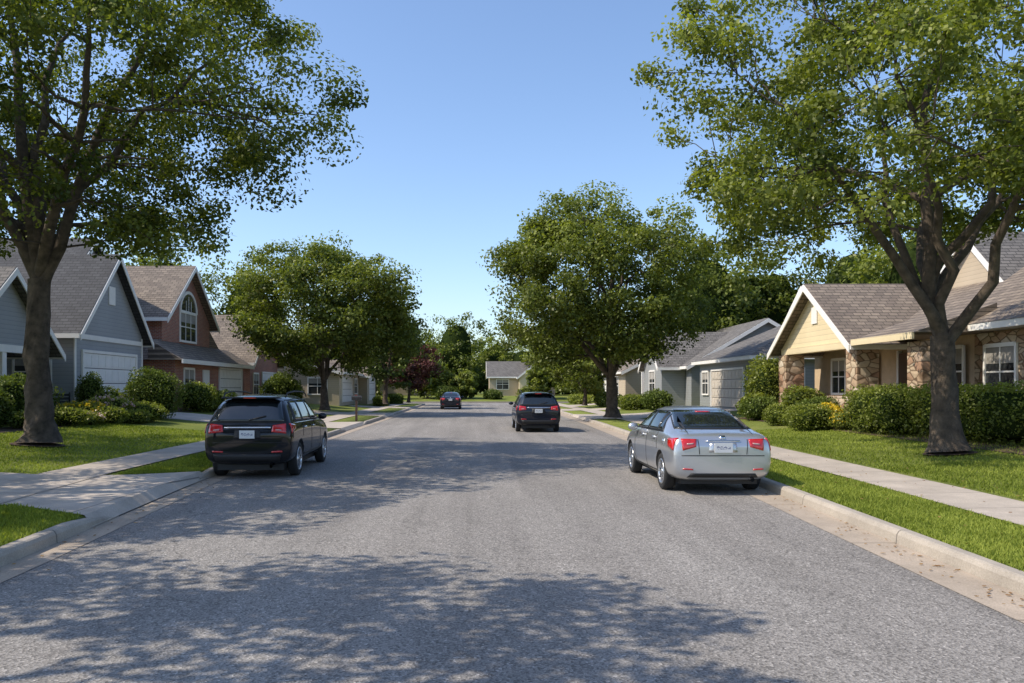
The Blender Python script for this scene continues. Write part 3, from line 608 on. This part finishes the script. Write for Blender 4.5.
# ---------------------------------------------------------------- vehicles
SED=[(0,.36,.55,.74,.80,.76,.70,.58),(.05,.27,.55,.90,.97,.86,.80,.66),(.2,.22,.55,.96,1.04,.89,.835,.71),(.62,.2,.55,.98,1.07,.90,.85,.69),(1.1,.19,.55,.98,1.32,.90,.855,.62),(1.5,.19,.55,.98,1.425,.90,.86,.615),(2.1,.19,.55,.97,1.45,.90,.86,.63),(2.65,.19,.55,.96,1.41,.90,.86,.62),(3.1,.19,.55,.95,1.2,.90,.85,.65),(3.5,.19,.54,.93,1.0,.90,.84,.70),(4.05,.2,.52,.86,.91,.89,.82,.68),(4.38,.22,.5,.74,.78,.85,.76,.62),(4.5,.28,.46,.6,.64,.74,.64,.5)]
SUV=[(0,.42,.62,.80,.86,.78,.74,.64),(.04,.34,.62,.98,1.06,.89,.87,.74),(.13,.29,.62,1.06,1.24,.915,.885,.74),(.30,.27,.62,1.08,1.54,.92,.89,.68),(.55,.26,.62,1.08,1.63,.92,.895,.68),(1.2,.25,.62,1.08,1.67,.92,.895,.69),(2.2,.25,.62,1.07,1.66,.92,.895,.68),(2.75,.25,.62,1.06,1.58,.92,.89,.66),(3.15,.25,.62,1.05,1.32,.92,.88,.69),(3.5,.25,.62,1.03,1.12,.92,.87,.75),(4.1,.26,.6,.97,1.03,.91,.86,.72),(4.45,.3,.56,.84,.9,.87,.8,.66),(4.6,.36,.54,.68,.74,.78,.7,.56)]
def car(name,loc,yaw,ST,paint,kind,scale=(1,1,1),wr=.32):
    e=empty(name,loc); e.rotation_euler=(0,0,math.radians(yaw)); e.scale=scale
    V=[];
    for y,zb,zm,zl,zt_,wm,wl,wt in ST:
        h=[(0,zb),(.72*wm,zb),(.965*wm,zb+.07),(wm,zm),(wm*.995,zm+(zl-zm)*.6),(wl,zl),((wl+wt)/2+.01,(zl+zl+(zt_-zl)*.84)/2),(wt,zl+(zt_-zl)*.84),(wt*.72,zt_-.012),(0,zt_)]
        ring=h+[(-a,b) for a,b in h[-2:0:-1]]
        V+=[(a,y,b) for a,b in ring]
    n=18; F=[]
    for i in range(len(ST)-1):
        for j in range(n): F.append((i*n+j,i*n+(j+1)%n,(i+1)*n+(j+1)%n,(i+1)*n+j))
    for b0,fl in ((0,0),((len(ST)-1)*n,1)):
        for j in range(9-1):
            q=[b0+j,b0+j+1,b0+(n-j-1)%n,b0+(n-j)%n] if j>0 else [b0,b0+1,b0+n-1]
            F.append(tuple(q[::-1] if fl==0 else q))
        q=[b0+8,b0+9,b0+10]; F.append(tuple(q))
    body=fixn(mk('body',V,F,paint,e,smooth=True)); sub=body.modifiers.new('s','SUBSURF'); sub.levels=3; sub.render_levels=3
    dg=bpy.context.evaluated_depsgraph_get(); dg.update(); me=bpy.data.meshes.new_from_object(body.evaluated_get(dg))
    body.modifiers.clear(); body.data=me; me.polygons.foreach_set('use_smooth',np.ones(len(me.polygons),bool))
    bvh=BVHTree.FromPolygons([v.co.copy() for v in me.vertices],[tuple(p.vertices) for p in me.polygons])
    L=ST[-1][0]; W=max(s[5] for s in ST); wy=(.88,L-.86) if kind=='sedan' else (.86,L-.84)
    cuts=[]
    for y in wy:
        for s in (-1,1):
            t=np.linspace(0,2*np.pi,40,endpoint=False); r=wr+.045; x0,x1=s*(W-.30),s*(W+.3)
            Vc=[(x0,y+r*math.cos(a),wr+.01+r*math.sin(a)) for a in t]+[(x1,y+r*math.cos(a),wr+.01+r*math.sin(a)) for a in t]
            Fc=[tuple(range(40)),tuple(range(40,80))[::-1]]+[(i,(i+1)%40,40+(i+1)%40,40+i) for i in range(40)]
            c=fixn(mk('cut',Vc,Fc,M['dark'])); cuts.append(c)
            b=body.modifiers.new('c','BOOLEAN'); b.object=c; b.operation='DIFFERENCE'; b.solver='EXACT'; b.material_mode='TRANSFER'
    for c in cuts: c.parent=e
    dg=bpy.context.evaluated_depsgraph_get(); dg.update(); me2=bpy.data.meshes.new_from_object(body.evaluated_get(dg)); body.modifiers.clear(); body.data=me2
    for c in cuts: bpy.data.objects.remove(c)
    for p in me2.polygons: p.use_smooth=True
    def cast(ax,u,v):
        o,d={'rear':((u,-3,v),(0,1,0)),'front':((u,9,v),(0,-1,0)),'l':((-3,u,v),(1,0,0)),'r':((3,u,v),(-1,0,0)),'top':((u,v,4),(0,0,-1))}[ax]
        h=bvh.ray_cast(Vector(o),Vector(d))
        if h[0] is None: h=bvh.find_nearest(Vector(o)+Vector(d)*3)
        nn=h[1]; 
        if nn.dot(Vector(d))>0: nn=-nn
        return h[0],nn
    def patch(pn,ax,c,mat,off=.006,nu=12,nv=7):
        V=[];
        for i in range(nv+1):
            for j in range(nu+1):
                a=j/nu;b=i/nv
                u=(c[0][0]*(1-a)+c[1][0]*a)*(1-b)+(c[3][0]*(1-a)+c[2][0]*a)*b
                v=(c[0][1]*(1-a)+c[1][1]*a)*(1-b)+(c[3][1]*(1-a)+c[2][1]*a)*b
                h,nn=cast(ax,u,v); V.append(h+nn*off)
        F=[(i*(nu+1)+j,i*(nu+1)+j+1,(i+1)*(nu+1)+j+1,(i+1)*(nu+1)+j) for i in range(nv) for j in range(nu)]
        o=mk(pn,V,F,mat,e,smooth=True); s=o.modifiers.new('t','SOLIDIFY'); s.thickness=off+.004; s.offset=-1
        d={'rear':Vector((0,-1,0)),'front':Vector((0,1,0)),'l':Vector((-1,0,0)),'r':Vector((1,0,0)),'top':Vector((0,0,1))}[ax]
        if o.data.polygons[len(F)//2].normal.dot(d)<0: o.data.flip_normals()
        return o
    def both(pn,c,mat,off=.006,nu=12,nv=7):
        patch(pn,'l',c,mat,off,nu,nv); patch(pn,'r',c,mat,off,nu,nv)
    def rearsym(pn,c,mat,off=.006,nu=8,nv=6):
        patch(pn,'rear',c,mat,off,nu,nv); patch(pn,'rear',[(-a,b) for a,b in c],mat,off,nu,nv)
    def line(pn,ax,p,q,w,mat,off=.004,n=14):
        dx,dy=q[0]-p[0],q[1]-p[1]; l=math.hypot(dx,dy); nx,ny=-dy/l*w/2,dx/l*w/2
        patch(pn,ax,[(p[0]-nx,p[1]-ny),(q[0]-nx,q[1]-ny),(q[0]+nx,q[1]+ny),(p[0]+nx,p[1]+ny)],mat,off,n,1)
    D,GL=M['dark'],M['cglass']
    if kind=='sedan':
        patch('rear_window_trim','rear',[(-.70,1.065),(.70,1.065),(.57,1.375),(-.57,1.375)],D,.004,14,8)
        patch('rear_window','rear',[(-.67,1.08),(.67,1.08),(.54,1.36),(-.54,1.36)],GL,.008,14,8)
        patch('third_brake_light','rear',[(-.14,1.335),(.14,1.335),(.14,1.35),(-.14,1.35)],M['red'],.014,4,1)
        rearsym('tail_light',[(.47,.80),(.70,.74),(.72,.93),(.45,.925)],M['red'],.012)
        both('tail_light_side',[(.08,.74),(.34,.80),(.42,.92),(.10,.94)],M['red'],.012,8,5)
        rearsym('tail_light_lens',[(.52,.845),(.63,.835),(.63,.856),(.51,.864)],M['lens'],.018,4,2)
        patch('plate_recess','rear',[(-.25,.715),(.25,.715),(.23,.87),(-.23,.87)],paint,.003,6,4)
        patch('chrome_strip','rear',[(-.30,.885),(.30,.885),(.30,.905),(-.30,.905)],M['chrome'],.014,8,1)
        patch('lower_bumper','rear',[(-.62,.30),(.62,.30),(.56,.37),(-.56,.37)],D,.006,12,3)
        rearsym('rear_reflector',[(.52,.42),(.70,.43),(.70,.455),(.52,.445)],M['red'],.01,4,1)
        line('bumper_seam','rear',(-.72,.66),(.72,.66),.014,D); rs=[(.43,.925),(.41,.68)]
        line('trunk_seam','rear',rs[0],rs[1],.012,D); line('trunk_seam','rear',(-rs[0][0],rs[0][1]),(-rs[1][0],rs[1][1]),.012,D)
        patch('badge','rear',[(-.05,.93),(.05,.93),(.05,.975),(-.05,.975)],M['chrome'],.014,2,2)
        py,pz=-.0,.79
        both('side_window_trim',[(.88,1.0),(3.25,.975),(2.62,1.345),(1.42,1.365)],D,.004,24,6)
        both('rear_quarter_glass',[(1.02,1.025),(1.30,1.02),(1.30,1.33),(1.26,1.32)],GL,.009,5,5)
        both('rear_side_window',[(1.34,1.02),(2.02,1.01),(2.02,1.345),(1.40,1.335)],GL,.009)
        both('front_side_window',[(2.08,1.01),(3.08,1.0),(2.60,1.325),(2.08,1.345)],GL,.009)
        patch('windshield','front',[(-.70,1.03),(.70,1.03),(.54,1.36),(-.54,1.36)],GL,.007,14,8)
        hy=(1.30,.885),(2.26,.88)
        for s in ('l','r'):
            line('door_seam',s,(2.05,.32),(2.05,.98),.014,D); line('door_seam',s,(1.15,.70),(1.22,.99),.014,D); line('door_seam',s,(3.12,.32),(3.12,.94),.014,D); line('sill_line',s,(1.3,.30),(3.2,.30),.03,D)
            line('fuel_door',s,(.62,.84),(.76,.84),.12,paint,.005)
        mirror_y,mz=2.95,1.0
    else:
        patch('rear_window_trim','rear',[(-.78,1.10),(.78,1.10),(.66,1.53),(-.66,1.53)],D,.004,14,8)
        patch('rear_window','rear',[(-.74,1.13),(.74,1.13),(.62,1.50),(-.62,1.50)],GL,.009,14,8)
        rearsym('tail_light',[(.50,.93),(.80,.90),(.78,1.09),(.52,1.06)],M['red'],.014)
        both('tail_light_side',[(.10,.90),(.40,.99),(.44,1.06),(.12,1.09)],M['red'],.014,8,5)
        rearsym('tail_light_lens',[(.58,.96),(.70,.952),(.70,.975),(.58,.98)],M['lens'],.02,4,2)
        patch('plate_recess','rear',[(-.28,.79),(.28,.79),(.26,.985),(-.26,.985)],D,.003,6,4)
        patch('chrome_strip','rear',[(-.48,1.0),(.48,1.0),(.48,1.03),(-.48,1.03)],M['chrome'],.014,8,1)
        patch('lower_bumper','rear',[(-.66,.36),(.66,.36),(.70,.50),(-.70,.50)],D,.006,12,3)
        rearsym('rear_reflector',[(.50,.53),(.72,.54),(.72,.57),(.50,.56)],M['red'],.01,4,1)
        line('tailgate_seam','rear',(-.72,.72),(.72,.72),.014,D)
        line('wiper','rear',(.02,1.15),(.36,1.23),.02,D,.03)
        box('spoiler',-.60,.60,.20,.50,1.575,1.61,paint,e,.015); box('third_brake_light',-.13,.13,.185,.205,1.58,1.60,M['red'],e)
        both('side_window_trim',[(.42,1.11),(3.20,1.08),(2.66,1.52),(.62,1.55)],D,.004,24,6)
        both('cargo_window',[(.56,1.14),(1.14,1.135),(1.14,1.51),(.70,1.51)],GL,.009)
        both('rear_side_window',[(1.22,1.13),(2.04,1.12),(2.04,1.52),(1.22,1.52)],GL,.009)
        both('front_side_window',[(2.11,1.12),(3.04,1.11),(2.62,1.50),(2.11,1.52)],GL,.009)
        both('chrome_window_line',[(.50,1.085),(3.2,1.06),(3.2,1.075),(.50,1.10)],M['chrome'],.012,24,1)
        patch('windshield','front',[(-.74,1.14),(.74,1.14),(.58,1.53),(-.58,1.53)],GL,.007,14,8)
        hy=(1.28,.97),(2.20,.965)
        for s in ('l','r'):
            line('door_seam',s,(2.08,.36),(2.08,1.09),.014,D); line('door_seam',s,(1.17,.80),(1.20,1.10),.014,D); line('door_seam',s,(3.12,.36),(3.12,1.05),.014,D); line('cladding',s,(1.3,.37),(3.3,.37),.12,D,.012)
        for s in (-1,1):
            V,F=tubes([([(s*.66,.55,1.60),(s*.67,.7,1.685),(s*.68,1.3,1.715),(s*.67,2.2,1.70),(s*.65,2.6,1.655),(s*.64,2.72,1.60)],[.016]*6,8)]); mk('roof_rail',V,F,M['dark'],e,smooth=True)
        py,pz=0,.885; mirror_y,mz=2.98,1.14
    for p in hy: both('door_handle',[(p[0],p[1]-.018),(p[0]+.2,p[1]-.018),(p[0]+.2,p[1]+.018),(p[0],p[1]+.018)],M['chrome'] if kind=='suv' else paint,.03,4,2)
    h,_=cast('rear',0,pz)
    pl=box('license_plate',-.155,.155,-.012,.012,-.078,.078,M['plate'],e); pl.location=(0,h.y-.022,pz)
    for s in (-1,1):
        patch('headlight','front',[(s*.45,.60),(s*.74,.62),(s*.74,.74),(s*.45,.70)],M['lens'],.01,6,4)
        u=np.linspace(0,2*np.pi,12,endpoint=False);w=np.linspace(-np.pi/2,np.pi/2,8); Vm=[(s*(W+.07)+.11*math.cos(b)*math.cos(a),mirror_y+.06*math.cos(b)*math.sin(a),mz+.075*math.sin(b)) for b in w for a in u]
        i=np.arange(7)[:,None]*12;j=np.arange(12)[None]; mk('mirror',Vm,np.stack([i+j,i+(j+1)%12,i+12+(j+1)%12,i+12+j],-1).reshape(-1,4),paint,e,smooth=True)
        for y in wy:
            wx=s*(W-.125); hw=.105
            prof=[(wr*.66,-hw*.86),(wr*.80,-hw*.98),(wr*.93,-hw*.95),(wr*.99,-hw*.72),(wr,-hw*.4),(wr,hw*.4),(wr*.99,hw*.72),(wr*.93,hw*.95),(wr*.80,hw*.98),(wr*.66,hw*.86)]
            def lathe(pn,prof,mat,seg=36):
                Vv=[(wx+s*a,y+r*math.cos(t),wr+r*math.sin(t)) for r,a in prof for t in np.linspace(0,2*np.pi,seg,endpoint=False)]
                i=np.arange(len(prof)-1)[:,None]*seg;j=np.arange(seg)[None]
                return mk(pn,Vv,np.stack([i+j,i+(j+1)%seg,i+seg+(j+1)%seg,i+seg+j],-1).reshape(-1,4),mat,e,smooth=True)
            lathe('tire',prof,M['tire']); lathe('rim_barrel',[(wr*.68,hw*.9),(wr*.66,hw*.93),(wr*.62,hw*.85),(wr*.60,hw*.2),(.0,hw*.15)],M['dark'])
            lathe('rim_lip',[(wr*.69,hw*.88),(wr*.68,hw*.98),(wr*.62,hw*.96),(wr*.60,hw*.7)],M['rim'])
            lathe('hub',[(wr*.17,hw*.4),(wr*.16,hw*.85),(.0,hw*.9)],M['rim'],16)
            for q in range(5):
                for da in (-.13,.13):
                    a=q*2*math.pi/5+.3; ca,sa=math.cos(a),math.sin(a); tx,tz=-sa,ca
                    def pt(r,t,x): return (wx+s*x,y+r*ca+t*tx,wr+r*sa+t*tz)
                    t0=.03*np.sign(da); t1=wr*.20*np.sign(da); h2=.014
                    Vs=[pt(wr*.12,t0-h2,hw*.8),pt(wr*.12,t0+h2,hw*.8),pt(wr*.63,t1+h2,hw*.92),pt(wr*.63,t1-h2,hw*.92)]+[pt(wr*.12,t0-h2,hw*.5),pt(wr*.12,t0+h2,hw*.5),pt(wr*.63,t1+h2,hw*.6),pt(wr*.63,t1-h2,hw*.6)]
                    fixn(mk('spoke',Vs,BF,M['rim'],e))
    box('underbody',-W*.75,W*.75,.25,L-.3,.17,.3,M['dark'],e)
    V,F=tubes([([(.5,-.02,.27),(.5,.1,.27),(.5,.3,.27)],[.035]*3,10)]); mk('exhaust_pipe',V,F,M['chrome'],e,smooth=True)
    return e
car('parked_car',(4.02,12.95,0),-.5,SED,M['silver'],'sedan',(.93,1,.99))
car('parked_suv',(-4.33,15.2,0),1.0,SUV,M['black'],'suv',(.92,1,.98),.345)
car('parked_suv',(2.5,31.4,0),0,SUV,M['navy'],'suv',(.96,1,.96),.345)
car('parked_car',(-2.0,65,0),0,SED,M['navy'],'sedan',(.96,1,1))
# ---------------------------------------------------------------- light / sky / camera
sd=Vector((.66,.14,-.72)).normalized()
sun=bpy.data.lights.new('sun','SUN'); sun.energy=5.0; sun.angle=math.radians(.4); sun.color=(1,.91,.77)
so=bpy.data.objects.new('sun',sun); so.rotation_euler=sd.to_track_quat('-Z','Y').to_euler(); so.location=(-30,-8,40); sc.collection.objects.link(so)
w=bpy.data.worlds.new('World'); sc.world=w; w.use_nodes=True; nt=w.node_tree
sk=nt.nodes.new('ShaderNodeTexSky'); sk.sky_type='NISHITA'; sk.sun_disc=False
sk.sun_elevation=math.asin(-sd.z); sk.sun_rotation=math.atan2(-sd.x,-sd.y); sk.air_density=1.0; sk.dust_density=1.0; sk.ozone_density=2.0; sk.altitude=0
mixn=mix(nt,1.0,sk.outputs[0],(1.38,1.44,1.54),'MULTIPLY')
nt.links.new(mixn,nt.nodes['Background'].inputs[0]); nt.nodes['Background'].inputs[1].default_value=.15
cam=bpy.data.cameras.new('camera'); cam.sensor_width=36; cam.lens=800*36/1024; cam.shift_x=37/1024; cam.shift_y=46.5/1024; cam.clip_end=4000; cam.clip_start=.05
co=bpy.data.objects.new('camera',cam); co.location=(0,0,1.75); co.rotation_euler=(math.pi/2,0,0); sc.collection.objects.link(co); sc.camera=co
